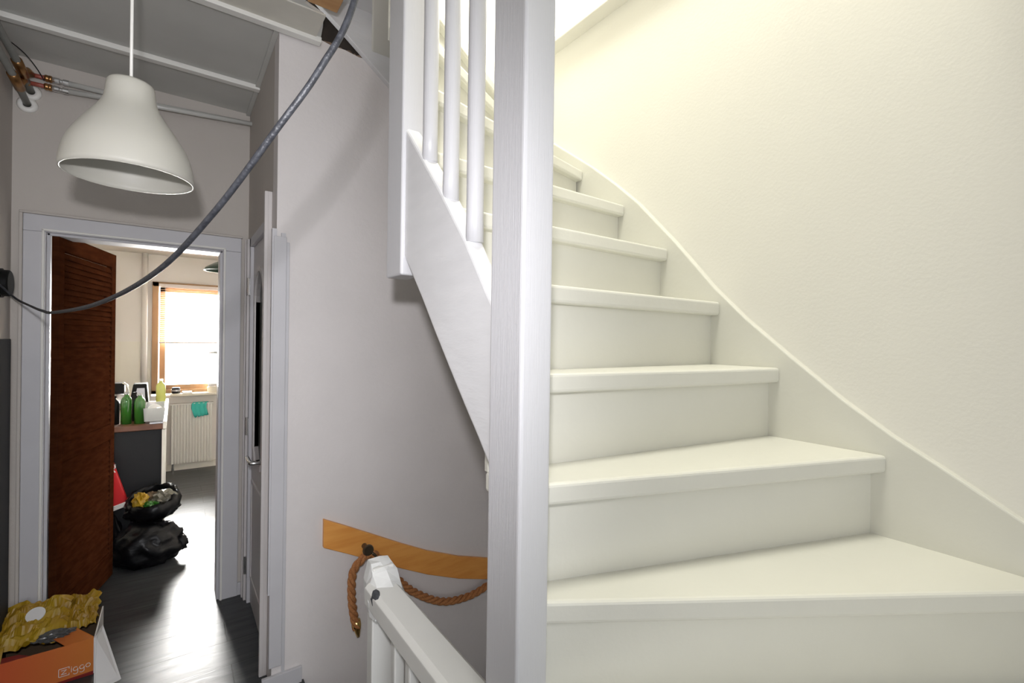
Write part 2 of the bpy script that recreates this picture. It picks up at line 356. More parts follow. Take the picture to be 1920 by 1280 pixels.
struct('baseboard_kitchen', B(((-.2, 6.195, 0), (1.3, 6.21, .07))), 'ktile')
# kitchen window
wz0, wz1 = H-.62, H+.56
win = struct('window_1', B(((-.19, 6.17, wz0), (-.135, 6.25, wz1)), ((.47, 6.17, wz0), (.52, 6.25, wz1)), ((-.19, 6.17, wz1-.05), (.52, 6.25, wz1)), ((-.19, 6.17, wz0), (.52, 6.25, wz0+.04))), 'oak', bevel=.004, label='kitchen window in a brown wood frame, white with daylight')
obj('sash', B(((-.125, 6.22, wz0+.04), (-.075, 6.27, wz1-.05)), ((.42, 6.22, wz0+.04), (.468, 6.27, wz1-.05)), ((-.125, 6.22, wz0+.04), (.468, 6.27, wz0+.09)), ((-.125, 6.22, wz1-.10), (.468, 6.27, wz1-.05))), 'oak', win, bevel=.003)
obj('glass_pane', B(((-.075, 6.245, wz0+.09), (.42, 6.249, wz1-.10))), 'glass', win)
obj('window_sill', B(((-.03, 6.03, H-.640), (.52, 6.22, H-.612))), 'sill', win, bevel=.005)
# landing window upstairs
w2 = struct('window_2', B(((2.44, .9, 2.95), (2.5, .96, 4.3)), ((2.44, 1.9, 2.95), (2.5, 1.96, 4.3)), ((2.44, .9, 4.24), (2.5, 1.96, 4.3)), ((2.44, .9, 2.95), (2.5, 1.96, 3.01))), 'post')

# ================================================================== STAIRCASE
st = thing('winder_staircase', 'cream white painted winder staircase turning left up beside the right wall', 'staircase')
T0, RZ, TH = .983, .2, .043
nose = [((.520, .660), (1.417, .098)), ((.520, .690), (1.417, .393)), ((.515, .770), (1.417, .646)), ((.515, .832), (1.417, .832)), ((.515, 1.030), (1.417, 1.031)),
        ((.515, 1.205), (1.417, 1.232)), ((.530, 1.222), (1.417, 1.468)), ((.530, 1.262), (1.417, 1.766)), ((.535, 1.330), (1.417, 1.925)), ((.515, 1.30), (1.15, 2.095)), ((.485, 1.30), (.755, 2.095))]
def shift(ln, d):
    a, b = Vector(ln[0]), Vector(ln[1]); t = (b-a).normalized(); n2 = Vector((-t.y, t.x)); return (a+n2*d, b+n2*d)
prev = ((.500, .630), (1.417, -.62))
allnose = [prev] + nose
for k in range(len(allnose)):
    ln = allnose[k]; top = T0 + RZ*(k-1); a, b = Vector(ln[0]), Vector(ln[1])
    if k < len(allnose)-1:
        ra, rb = shift(allnose[k+1], .045)
        poly = [a, b]
        if allnose[k][1][0] > 1.4 and allnose[k+1][1][0] < 1.4: poly.append(Vector((1.417, 2.095)))
        poly += [rb, ra]
    else: poly = [a, b, Vector((.2, 2.095)), Vector((.2, 1.25)), Vector((.47, 1.25))]
    if k == 0: poly = [a, b, Vector((1.417, .14)), Vector((.52, .70))]
    obj('tread', P([(p.x, p.y, top-TH) for p in poly], (0, 0, TH)), 'stair', st, bevel=.008, seg=3)
    if k == len(allnose)-1: obj('landing_board', P([(p.x, p.y, top-TH-.034) for p in poly], (0, 0, .034)), 'string', st)
    # riser under this nosing
    qa, qb = shift(ln, .031); qc, qd = shift(ln, .044)
    obj('riser', P([(p.x, p.y, top-RZ-(.04 if k > 8 else 0)) for p in (qa, qb, qd, qc)], (0, 0, RZ-TH+.002+(.04 if k > 8 else 0))), 'stair', st)
# wall string on the right wall
sp = [(-.8, -1.02), (-.3, -.62), (.0, -.455), (.164, -.359), (.294, -.275), (.383, -.220), (.49, -.143), (.62, -.035), (.748, .075), (.852, .177), (1.002, .349), (1.17, .526), (1.29, .632), (1.415, .733), (1.7, .94), (2.095, 1.27)]
low = [(2.095, .55), (1.4, -.05), (.748, -.62), (.2, -1.1), (-.8, -1.45)]
obj('wall_string', P([(1.417, v, H+z) for v, z in sp] + [(1.417, v, H+z) for v, z in low], (WR-1.417, 0, 0)), 'stair', st, bevel=.004)
# upper wall string on the main wall
up = [(1.417, 2.74), (1.36, 2.79), (1.305, 2.86), (1.22, 2.95), (1.158, 3.03), (1.07, 3.14), (.9, 3.22), (.3, 3.3)]
lo = [(.30, 3.0), (.36, 2.95), (.492, 2.848), (.60, 2.768), (.782, 2.627), (1.0, 2.45), (1.417, 2.12)]
obj('upper_wall_string', P([(u, 2.094, z) for u, z in up+lo], (0, .0295, 0)), 'string', st, bevel=.003)
# open string between the newels
so_top = [(.715, .05), (.747, .091), (.831, .202), (.946, .332), (1.116, .511), (1.16, .556)]
so_bot = [(1.16, .222), (1.10, .160), (1.04, .096), (.97, .016), (.90, -.061), (.83, -.136), (.776, -.192), (.743, -.229), (.715, -.262)]
obj('open_string', P([(.479, v, H+z) for v, z in so_top+so_bot], (.042, 0, 0)), 'string', st, bevel=.008, seg=3)
# newels
obj('newel_post', B(((.469, .625, 0), (.536, .723, 3.0))), 'post', st, bevel=.006, seg=3)
nw = obj('newel_post', B(((.469, 1.145, H+.164), (.533, 1.247, 4.0))), 'post', st, bevel=.006, seg=3)
# balusters and handrail
for v, zb in ((1.047, .43), (.938, .31), (.832, .20)):
    prof = []
    obj('baluster', T([(.500, v, H+zb), (.500, v, H+zb+.06), (.500, v, H+zb+.6), (.500, v, H+zb+1.02)], [.019, .018, .0185, .018], 16), 'post', st, smooth=True)
obj('handrail', P([(.478, .723, H+1.03), (.478, 1.145, H+1.50), (.478, 1.145, H+1.56), (.478, .723, H+1.09)], (.045, 0, 0)), 'post', st, bevel=.01, seg=3)

# ================================================================== LOWER GUARD RAIL
gr = thing('stair_guard_rail', 'low white guard railing with its taped newel beside the stair opening', 'railing', (.46, 1.25, 0))
obj('newel', B(((.442, 1.243, 0), (.503, 1.285, H-.625))), 'railpaint', gr, bevel=.004)
obj('top_rail', P([(.420, 0, 0), (.502, 0, 0), (.502, 0, .045), (.490, 0, .055), (.432, 0, .055), (.420, 0, .045)], (0, .52, 0)), 'railpaint', gr, bevel=.003).location = (0, 0, 0)
gr.children[-1].data.transform(Matrix.Translation((0, .724, H-.712)))
for v in (1.13, 1.04, .95, .86, .77):
    obj('baluster', B(((.455, v-.014, .02), (.483, v+.014, H-.712))), 'railpaint', gr, bevel=.004)
obj('bottom_rail', B(((.44, .724, .0), (.50, 1.243, .05))), 'railpaint', gr, bevel=.003)
# white tape wrapped round the end of the rail
bm = bmesh.new(); rings = []
rnd = random.Random(3)
for (y, z0_, z1_, s) in [(1.175, H-.718, H-.650, 1.04), (1.205, H-.722, H-.640, 1.12), (1.235, H-.724, H-.622, 1.12), (1.262, H-.722, H-.604, .98), (1.29, H-.712, H-.602, .86), (1.306, H-.695, H-.618, .6)]:
    c = .470; z0_ -= .008; z1_ -= .012; hw_ = .040*s
    pts = [(c-hw_, z0_), (c+hw_, z0_), (c+hw_*1.08, (z0_+z1_)/2), (c+hw_*.8, z1_-.008), (c+hw_*.1, z1_), (c-hw_*.75, z1_-.004), (c-hw_*1.1, (z0_+z1_)/2)]
    rings.append([bm.verts.new((x+rnd.uniform(-.004, .004), y+rnd.uniform(-.006, .006), z+rnd.uniform(-.004, .004))) for x, z in pts])
for A_, B_ in zip(rings, rings[1:]):
    for i in range(7): bm.faces.new((A_[i], A_[(i+1) % 7], B_[(i+1) % 7], B_[i]))
bm.faces.new(rings[0]); bm.faces.new(rings[-1][::-1])
bmesh.ops.triangulate(bm, faces=bm.faces)
tp = obj('tape_wrap', bm, 'tape', gr); tp['label'] = 'crumpled white tape around the rail end'
bm = bmesh.new(); bmesh.ops.create_icosphere(bm, subdivisions=2, radius=1)
for v in bm.verts: v.co = Vector((.431 + v.co.x*.012, 1.182 + v.co.y*.030, H-.676 + v.co.z*.025)) + Vector((rnd.uniform(-1, 1), rnd.uniform(-1, 1), rnd.uniform(-1, 1)))*.002
pf = obj('foam_filling', bm, 'smudge', tp, smooth=False); pf['label'] = 'dark grey filling showing under the tape'

# ================================================================== ROPE HANDRAIL
bt = [(.53, -.783), (.64, -.840), (.755, -.902), (.89, -.975), (1.025, -1.043), (1.20, -1.115), (1.40, -1.178)]
bb = [(x, z-.122+.012*(x-.53)) for x, z in bt]
bd = obj('handrail_board', P([(x, V1-.022, H+z) for x, z in bt] + [(x, V1-.022, H+z) for x, z in bb[::-1]], (0, .0215, 0)), 'orange', bevel=.003)
tag(bd, 'orange varnished wooden board sloping along the grey wall behind the rope', 'board')
rp = thing('rope_handrail', 'thick brown twisted rope with a brass end hanging from the orange board', 'rope', (.70, 2.08, H-.94))
obj('rope_strands', rope([(.668, 2.075, H-1.285), (.650, 2.07, H-1.20), (.640, 2.065, H-1.10), (.647, 2.062, H-1.02), (.680, 2.05, H-.972), (.720, 2.048, H-.955), (.765, 2.052, H-1.00), (.852, 2.07, H-1.116), (.947, 2.075, H-1.212), (1.09, 2.075, H-1.298), (1.242, 2.075, H-1.318), (1.36, 2.07, H-1.290), (1.43, 2.07, H-1.25)], .0175, .105), 'rope', rp, smooth=True)
obj('end_cap', L([(0, -.045), (.007, -.042), (.012, -.02), (.017, -.0), (.019, .01), (.0185, .035), (.0, .036)], (.670, 2.076, H-1.283), 20, (-.15, 0, 1)), 'brass', rp, smooth=True)
bk = obj('rope_bracket', L([(0, -.012), (.021, -.012), (.024, -.006), (.024, .0), (.012, .004), (.012, .05), (0, .05)], (.700, 2.035, H-.930), 24, (0, 1, 0)), 'bronze', rp, smooth=False)
obj('bracket_ring', L([(.028+.006*math.cos(a), .006*math.sin(a)) for a in [2*math.pi*k/10 for k in range(10)]], (.722, 2.055, H-.965), 24, (.6, .3, .5), close=True), 'bronze', bk, smooth=True)

# ================================================================== CEILING THINGS
blk = obj('timber_block', B(((.395, 1.74, ZC+.014), (.505, 1.905, ZC+.14))), 'block', bevel=.004)
tag(blk, 'raw orange pine block sticking out over the ragged ceiling edge', 'timber')
rb = bmesh.new(); rnd = random.Random(5)
for k in range(9):
    x = .50 + k*.028 + rnd.uniform(-.008, .008); s = rnd.uniform(.010, .02)
    bmesh.ops.create_icosphere(rb, subdivisions=1, radius=s, matrix=Matrix.Translation((x, V1+.02, H+1.262+s*.4)) @ Matrix.Scale(1.4, 4, (1, 0, 0)))
crumple(rb, .004, 2)
rub = obj('plaster_rubble', rb, 'brick'); tag(rub, 'crumbs of broken brick and plaster along the wall top under the hole', 'rubble'); rub['kind'] = 'stuff'

lx, ly, lz = -.099, 1.602, H+.414
lp = thing('pendant_lamp', 'white bell-shaped pendant lamp hanging on a cord from the grey ceiling', 'lamp', (lx, ly, lz))
outer_p = [(.1395, 0), (.1405, .012), (.138, .035), (.132, .062), (.123, .085), (.112, .105), (.100, .125), (.087, .145), (.074, .164), (.063, .182), (.0565, .198), (.0535, .214), (.052, .230), (.0505, .243), (.046, .249), (.012, .2495), (.0045, .2496)]
inner_p = [(.0045, .2465), (.042, .2455), (.047, .240), (.049, .214), (.053, .198), (.059, .182), (.070, .162), (.083, .142), (.096, .122), (.108, .102), (.119, .083), (.128, .061), (.134, .035), (.1365, .012), (.1355, 0)]
obj('lamp_shade', L(outer_p+inner_p, (lx, ly, lz), 72, close=True), 'shade', lp, smooth=True)
obj('cord', T([(lx, ly, lz+.18), (lx, ly, lz+.5), (lx, ly, ZC)], .0037, 10), 'white', lp, smooth=True)
obj('socket', L([(0, .15), (.018, .15), (.021, .17), (.021, .244), (0, .244)], (lx, ly, lz), 20), 'white', lp, smooth=False)
obj('ceiling_rose', L([(0, 0), (.045, 0), (.045, -.01), (.03, -.03), (.008, -.04), (0, -.04)], (lx, ly, ZC), 32), 'white', lp, smooth=True)

# pipes
ph = thing('heating_pipes', 'pair of white heating pipes with copper couplings along the back wall below the ceiling', 'pipe', (-.1, 2.97, H+1.15))
for k, (z, ym) in enumerate(((H+1.157, 2.975), (H+1.117, 2.97))):
    obj('pipe', T([(-.425, ym, z), (-.08, ym+(.01, -.02)[k], (H+1.160, H+1.140)[k]), (US, ym+(.01, -.02)[k], (H+1.184, H+1.170)[k])], .0115, 14), 'pipe', ph, smooth=True)
    obj('red_section', T([(-.54, ym, z), (-.47, ym, z)], .0095, 12), 'redpipe', ph, smooth=True)
    obj('chrome_coupling', L([(0, -.03), (.011, -.03), (.013, -.02), (.013, -.004), (.0095, -.002), (.0095, .006), (.0135, .008), (.0135, .028), (0, .028)], (-.435, ym, z), 18, (1, 0, 0)), 'chrome', ph)
    for x in (-.545, -.475):
        obj('copper_coupling', L([(0, -.013), (.0125, -.013), (.015, -.009), (.015, -.003), (.0125, 0), (.015, .003), (.015, .009), (.0125, .013), (0, .013)], (x, ym, z), 18, (1, 0, 0)), 'copper', ph, smooth=True)
for k, (x, z, zt) in enumerate(((-.552, H+1.038, H+1.117), (-.540, H+1.098, H+1.157))):
    g = thing('feed_pipe', ['grey pipe along the left wall ending in the lower white rosette', 'grey pipe along the left wall ending in the upper white rosette'][k], 'pipe', (x, VB, z), group='grey feed pipes at the ceiling corner')
    zz = z + .095
    obj('pipe', T([(x-.022, -1.2, zz), (x-.020, 2.0, zz), (x-.016, 2.70, zz-.03), (x-.008, 2.86, zz-.05), (x, VB, z)], .0135, 14), 'greypipe', g, smooth=True)
    obj('rosette', L([(.014, 0), (.034, 0), (.036, -.006), (.028, -.014), (.015, -.016)], (x, VB, z), 28, (0, 1, 0), close=True), 'white', g, smooth=True)
    obj('copper_tee', tube(T([(x-.010, 2.83, zz-.045), (x-.006, 2.875, zz-.058), (x-.003, 2.92, zz-.068)], .0185, 14), [(x-.004, 2.90, zz-.06), (x+.004, 2.94, zt), (x+.01, 2.972, zt)], .014, 12), 'copper', g, smooth=True)
wr = obj('thin_wire', T(spline([(-.597, 2.86, H+1.245), (-.565, 2.9, H+1.235), (-.532, 2.9, H+1.205), (-.505, 2.92, H+1.17), (-.485, 2.95, H+1.135)], 6), .0022, 6), 'darkgrey', smooth=True)
tag(wr, 'thin dark wire dangling from the ceiling corner to the pipes', 'wire')

# loose cable
rays = [((-.3019, 1.450, .101), 2.90), ((-.274, 1.429, .073), 2.78), ((-.2453, 1.408, .056), 2.4), ((-.228, 1.396, .048), 2.02), ((-.210, 1.383, .045), 1.75), ((-.136, 1.330, .064), 1.22), ((-.035, 1.258, .132), .92), ((.065, 1.186, .261), .76), ((.174, 1.108, .444), .66), ((.246, 1.057, .571), .625), ((.305, 1.015, .719), .62)]
pts = [(r[0]/r[1]*v, v, H + r[2]/r[1]*v) for r, v in rays]
pts = [(-.599, 2.76, H+.222), (-.583, 2.80, H+.195)] + pts[1:] + [(.245, .66, H+.70), (.33, .78, H+.95), (.43, 1.0, H+1.18), (.432, 1.2, H+1.34), (.44, 1.35, H+1.39)]
cb = obj('loose_cable', T(resample(spline(pts, 14), .012), .0041, 12), 'cable', smooth=True)
tag(cb, 'long dark grey cable sagging across the hall from ceiling hole to left wall', 'cable')
eb = thing('cable_outlet', 'round black plastic pipe stub on the left wall where the cable ends', 'pipe stub', (-.6, 2.88, H+.21))
obj('stub', L([(0, 0), (.056, 0), (.056, .026), (.052, .031), (0, .032)], (-.6, 2.885, H+.212), 36, (1, 0, 0)), 'black', eb, smooth=False, bevel=.002)
obj('wall_flange', L([(.056, 0), (.062, 0), (.062, .006), (.056, .006)], (-.6, 2.885, H+.212), 36, (1, 0, 0), close=True), 'black', eb)
pn = obj('grey_board', B(((-.599, 2.25, .0), (-.585, 2.975, H-.026))), 'darkgrey', bevel=.002)
tag(pn, 'dark grey board standing against the left wall below the cable', 'board')

# ================================================================== LOUVRE DOOR
ld = thing('louvre_door', 'dark mahogany louvre door folded open into the kitchen doorway', 'door', (uL+.01, VB+.13, 0))
A0 = Vector((uL+.028, VB+.006)); A1 = Vector((-.300, 3.688)); dv = (A1-A0); Ld = dv.length; dv.normalize(); nv = Vector((dv.y, -dv.x))
def dbox(bm, s0, s1, n0, n1, z0, z1):
    pp = [A0+dv*s0+nv*n0, A0+dv*s1+nv*n0, A0+dv*s1+nv*n1, A0+dv*s0+nv*n1]
    return prism(bm, [(p.x, p.y, z0) for p in pp], (0, 0, z1-z0))
DTp = H+.475
bm = bmesh.new()
dbox(bm, 0, .055, -.014, .014, .01, DTp); dbox(bm, Ld-.055, Ld, -.014, .014, .01, DTp)
for z0_, z1_ in ((.01, .16), (.83, .92), (DTp-.08, DTp)): dbox(bm, .055, Ld-.055, -.014, .014, z0_, z1_)
obj('door_frame', bm, 'mahogany', ld, bevel=.003)
for nm, za, zb in (('lower_louvres', .16, .83), ('upper_louvres', .92, DTp-.08)):
    bm = bmesh.new(); z = za+.01
    while z < zb-.02:
        p = [A0+dv*.05, A0+dv*(Ld-.05)]
        a_ = [(p[0]+nv*.0125).to_3d()+Vector((0, 0, z-.002)), (p[0]+nv*.002).to_3d()+Vector((0, 0, z+.028)), (p[0]-nv*.003).to_3d()+Vector((0, 0, z+.030)), (p[0]+nv*.002).to_3d()+Vector((0, 0, z-.002))]
        prism(bm, a_, (p[1]-p[0]).to_3d()); z += .0285
    obj(nm, bm, 'mahogany', ld)

# ================================================================== KITCHEN THINGS
ct = thing('kitchen_cabinet', 'dark grey base cabinet ending beside the kitchen doorway', 'cabinet', (-.35, 4.0, 0))
obj('body', B(((-.95, 4.02, .08), (-.06, 5.36, H-.645))), 'counter', ct, bevel=.003)
obj('side_trim', B(((-.062, 4.0, .0), (-.045, 4.03, H-.645)), ((-.060, 4.03, .08), (-.050, 5.36, H-.645))), 'rad', ct)
obj('plinth', B(((-.93, 4.06, 0), (-.09, 5.3, .08))), 'black', ct)
wt = obj('worktop', B(((-.97, 3.985, H-.64), (-.056, 5.40, H-.603))), 'wtop', bevel=.004); tag(wt, 'reddish brown worktop on the dark kitchen cabinet', 'worktop')
ed = thing('metal_sink_unit', 'shiny steel sink edge along the right side of the worktop', 'sink', (-.1, 4.6, H-.60))
obj('rim', B(((-.130, 3.99, H-.602), (-.040, 5.38, H-.590))), 'steel', ed, bevel=.003)
obj('white_edge', B(((-.058, 3.985, H-.640), (-.036, 5.40, H-.588))), 'rad', ed, bevel=.004)
obj('tap', T(spline([(-.11, 5.1, H-.59), (-.11, 5.1, H-.47), (-.10, 5.02, H-.44), (-.09, 4.95, H-.46)], 6), .010, 10), 'chrome', ed, smooth=True)
def bottle(x, y, h, r, mt, label, cap='black', group=None, z=H-.603):
    t = thing('bottle', label, 'bottle', (x, y, z), group)
    obj('bottle_body', L([(0, 0), (r, 0), (r, h*.72), (r*.85, h*.80), (r*.4, h*.88), (r*.38, h*.95), (0, h*.95)], (x, y, z), 20), mt, t, smooth=True)
    obj('cap', L([(0, h*.93), (r*.46, h*.93), (r*.46, h), (0, h)], (x, y, z), 16), cap, t)
bottle(-.258, 4.10, .215, .031, 'green', 'green bottle with a pale cap left of the other green bottle on the worktop', 'clear', 'green bottles on the worktop')
bottle(-.186, 4.08, .205, .031, 'green', 'green bottle beside the grey basin at the front of the worktop', 'clear', 'green bottles on the worktop')
bottle(-.325, 4.12, .19, .030, 'black', 'black bottle next to the louvre door edge on the worktop')
bottle(-.222, 4.22, .20, .030, 'black', 'dark bottle standing behind the two green bottles')
bottle(-.088, 4.98, .23, .034, 'yellow_soap', 'yellow green washing-up bottle with a white top at the sink', 'white')
bs = thing('dish_basin', 'grey dish basin with crockery at the worktop corner', 'basin', (-.13, 4.12, H-.59))
b0 = H-.588
obj('tub', prism(prism(prism(prism(prism(bmesh.new(), [(-.155, 4.03, b0), (-.06, 4.03, b0), (-.06, 4.40, b0), (-.155, 4.40, b0)], (0, 0, .006)),
    [(-.160, 4.025, b0), (-.055, 4.025, b0), (-.050, 4.02, b0+.09), (-.165, 4.02, b0+.09)], (0, .006, 0)), [(-.16, 4.40, b0), (-.055, 4.40, b0), (-.05, 4.405, b0+.09), (-.165, 4.405, b0+.09)], (0, .006, 0)),
    [(-.160, 4.025, b0), (-.16, 4.40, b0), (-.165, 4.405, b0+.09), (-.165, 4.02, b0+.09)], (.006, 0, 0)), [(-.06, 4.025, b0), (-.06, 4.40, b0), (-.05, 4.405, b0+.09), (-.05, 4.02, b0+.09)], (.006, 0, 0)), 'clear', bs)
obj('plate', L([(0, 0), (.035, .0), (.045, .012), (.040, .013), (0, .006)], (-.108, 4.2, b0+.05), 24, (.2, -.8, .4)), 'paper', bs, smooth=True)
obj('bowl', L([(0, 0), (.02, 0), (.042, .035), (.039, .035), (0, .006)], (-.11, 4.32, b0+.01), 24), 'mahogany', bs, smooth=True)
kt = thing('coffee_maker', 'dark coffee maker with a chrome handle behind the bottles', 'coffee maker', (-.37, 5.05, H-.603))
obj('body', B(((-.44, 5.0, H-.602), (-.33, 5.14, H-.40))), 'black', kt, bevel=.01)
obj('jug', L([(0, 0), (.04, 0), (.048, .05), (.036, .12), (0, .12)], (-.355, 4.93, H-.602), 20), 'steel', kt, smooth=True)
obj('handle', T(spline([(-.34, 5.0, H-.40), (-.31, 4.98, H-.42), (-.30, 4.98, H-.5), (-.33, 4.98, H-.53)], 5), .008, 8), 'chrome', kt, smooth=True)
ms = thing('black_appliance', 'squat black appliance with a grey front at the back of the worktop', 'appliance', (-.24, 5.1, H-.603))
obj('body', P([(-.305, 5.05, H-.602), (-.17, 5.05, H-.602), (-.185, 5.05, H-.415), (-.275, 5.05, H-.415)], (0, .16, 0)), 'black', ms, bevel=.006)
obj('front_plate', P([(-.265, 5.046, H-.55), (-.195, 5.046, H-.55), (-.20, 5.046, H-.45), (-.25, 5.046, H-.45)], (0, .006, 0)), 'steel', ms)
# radiator
rd = thing('radiator', 'white ribbed panel radiator under the kitchen window', 'radiator', (.16, 6.15, .1))
bm = bmesh.new(); x = -.02; n_r = 14; pw = .37/n_r; prof = []
for k in range(n_r):
    xx = x + k*pw
    prof += [(xx, 6.135), (xx+pw*.2, 6.120), (xx+pw*.6, 6.120), (xx+pw*.8, 6.135)]
prof += [(x+.37, 6.135), (x+.37, 6.175), (x, 6.175)]
prism(bm, [(a, b, H-1.37) for a, b in prof], (0, 0, .63))
obj('ribbed_panel', bm, 'rad', rd, bevel=.002)
obj('top_grille', B(((-.03, 6.115, H-.742), (.358, 6.185, H-.728))), 'rad', rd, bevel=.003)
obj('valve', T([(.0, 6.15, H-1.36), (.0, 6.15, H-1.4517)], .012, 10), 'chrome', rd)
obj('bracket', B(((.04, 6.17, H-1.30), (.07, 6.209, H-.80)), ((.27, 6.17, H-1.30), (.30, 6.209, H-.80))), 'rad', rd)
# teal cloth over radiator
bm = bmesh.new(); nx = 12
rows = [(6.165, H-.80), (6.150, H-.722), (6.128, H-.718), (6.110, H-.735), (6.104, H-.78), (6.102, H-.83), (6.100, H-.862)]
gv = [[bm.verts.new((.168 + .135*i/nx + .012*math.sin(j*1.3), y - .006*math.sin(i*1.7+j*.4)*(j > 2), z - (.03*(1-i/nx)*abs(math.sin(i*1.1)) if j == 6 else 0))) for i in range(nx+1)] for j, (y, z) in enumerate(rows)]
for j in range(len(rows)-1):
    for i in range(nx): bm.faces.new((gv[j][i], gv[j][i+1], gv[j+1][i+1], gv[j+1][i]))
c = obj('cleaning_cloth', bm, 'teal', smooth=True); sm = c.modifiers.new('solid', 'SOLIDIFY'); sm.thickness = .003
tag(c, 'teal cleaning cloth hanging over the top of the radiator', 'cloth')
# sill things
jar = thing('glass_lantern', 'tall pale glass lantern at the right end of the kitchen sill', 'lantern', (.33, 6.12, H-.61))
obj('base', L([(0, 0), (.055, 0), (.055, .05), (.045, .06), (0, .06)], (.352, 6.11, H-.611), 24), 'sill', jar)
obj('glass_body', L([(.048, .06), (.052, .1), (.052, .40), (.044, .44), (.042, .44), (.048, .40), (.048, .07)], (.352, 6.11, H-.611), 24), 'clear', jar, smooth=True)
cm = thing('tin_with_lid', 'small dark grey tin with a steel band on the sill beside the soap bottle', 'tin', (.0, 6.09, H-.61))
obj('body', L([(0, 0), (.035, 0), (.038, .02), (.038, .055), (.03, .062), (0, .062)], (.02, 6.09, H-.611), 20), 'darkgrey', cm, smooth=True)
obj('band', L([(.036, .022), (.040, .022), (.040, .04), (.036, .04)], (.02, 6.09, H-.611), 20, close=True), 'steel', cm)
tr = obj('flat_tray', B(((.075, 6.05, H-.611), (.16, 6.10, H-.592))), 'steel', bevel=.003); tag(tr, 'small flat metal tray in the middle of the kitchen sill', 'tray')
# blind
bl = thing('venetian_blind', 'pale pinkish venetian blind hanging over the upper half of the kitchen window', 'blind', (.4, 6.16, wz1))
obj('head_rail', B(((-.135, 6.13, wz1-.055), (.465, 6.165, wz1-.02))), 'slat', bl, bevel=.003)
z = wz1-.065; k = 0
bm = bmesh.new()
while z > H-.06:
    prism(bm, [(-.132, 6.137, z), (-.132, 6.158, z+.005), (-.132, 6.158, z+.006), (-.132, 6.137, z+.0012)], (.595, 0, 0)); z -= .021
so = obj('slats', bm, 'slat', bl)
obj('bottom_rail', B(((-.132, 6.135, H-.085), (.465, 6.160, H-.070))), 'slat', bl, bevel=.003)
for x in (-.08, .40): obj('ladder_cord', T([(x, 6.134, H-.08), (x, 6.134, wz1-.05)], .0012, 5), 'white', bl)
pk = obj('vertical_conduit', T([(-.253, 6.175, H-.60), (-.253, 6.175, ZK)], .026, 16), 'kwall', smooth=True)
tag(pk, 'vertical cream conduit on the kitchen wall left of the window', 'conduit')
kl = thing('kitchen_pendant', 'small dark green pendant shade hanging in the kitchen at the right door jamb', 'lamp', (.34, 4.9, H+.6))
obj('shade', L([(.15, 0), (.14, .025), (.08, .065), (.03, .09), (.03, .12), (.026, .12), (.026, .088), (.078, .06), (.135, .023), (.146, 0)], (.352, 4.9, H+.575), 36, close=True), mat('dark_green_enamel', (.015, .035, .025), .3), kl, smooth=True)
obj('cord', T([(.352, 4.9, H+.69), (.352, 4.9, ZK)], .003, 8), 'white', kl)
obj('bulb', L([(0, 0), (.02, .01), (.03, .035), (.02, .06), (0, .07)], (.352, 4.9, H+.58), 20), 'white', kl, smooth=True)

# rubbish bags
def blob(c, r, seed, amt, sub=4, flat=None, f=3.0):
    from mathutils import noise
    bm = bmesh.new(); bmesh.ops.create_icosphere(bm, subdivisions=sub, radius=1)
    for v in bm.verts:
        d = v.co.copy(); nz = noise.noise(d*f + Vector((seed, 0, 0))); nz2 = abs(noise.noise(d*f*2.3 + Vector((0, seed, 0))))
        q = d*(1 + amt*nz - amt*.8*nz2)
        v.co = Vector((c[0]+q.x*r[0], c[1]+q.y*r[1], c[2]+q.z*r[2]))
        if flat is not None and v.co.z < flat: v.co.z = flat
    return bm
bg1 = thing('rubbish_bag', 'full black rubbish bag slumped on the floor beside the cabinet', 'rubbish bag', (-.1, 3.78, 0))
obj('bag', blob((-.125, 3.78, .11), (.19, .15, .155), 3, .20, flat=.002), 'bagblack', bg1, smooth=True)
obj('tied_corner', blob((.055, 3.74, .10), (.035, .03, .05), 8, .5, 3), 'bagblack', bg1, smooth=True)
bg2 = thing('open_rubbish_bag', 'open black rubbish bag full of rubbish on top of the other bag', 'rubbish bag', (-.10, 3.84, .24))
obj('bag', blob((-.105, 3.84, .325), (.145, .12, .085), 11, .25), 'bagblack', bg2, smooth=True)
bm = L([(.132, -.05), (.148, .0), (.135, .04), (.118, .045), (.125, .0), (.115, -.05)], (-.100, 3.82, .375), 40, (-.1, -.35, 1), close=True); crumple(bm, .008, 4)
obj('bag_rim', bm, 'bagblack', bg2, smooth=True)
rb1 = obj('yellow_wrapper', crumple(blob((-.165, 3.76, .405), (.042, .045, .055), 21, .4, 3), .004, 6), 'yellow'); tag(rb1, 'crumpled yellow wrapper sticking out of the open rubbish bag', 'wrapper')
rb2 = obj('clear_wrapper', crumple(blob((-.040, 3.80, .40), (.07, .06, .045), 25, .4, 3), .005, 7), mat('grey_film', (.16, .15, .12), .2)); tag(rb2, 'greyish clear plastic wrapping in the open rubbish bag', 'wrapper')
rb3 = obj('green_wrapper', crumple(blob((-.11, 3.735, .38), (.045, .035, .025), 27, .4, 3), .004, 9), 'green'); tag(rb3, 'small green wrapper at the front of the open rubbish bag', 'wrapper')
rb4 = obj('brown_wrapper', crumple(blob((-.115, 3.82, .41), (.045, .045, .03), 29, .4, 3), .004, 10), 'card'); tag(rb4, 'brown crumpled paper in the middle of the open rubbish bag', 'wrapper')
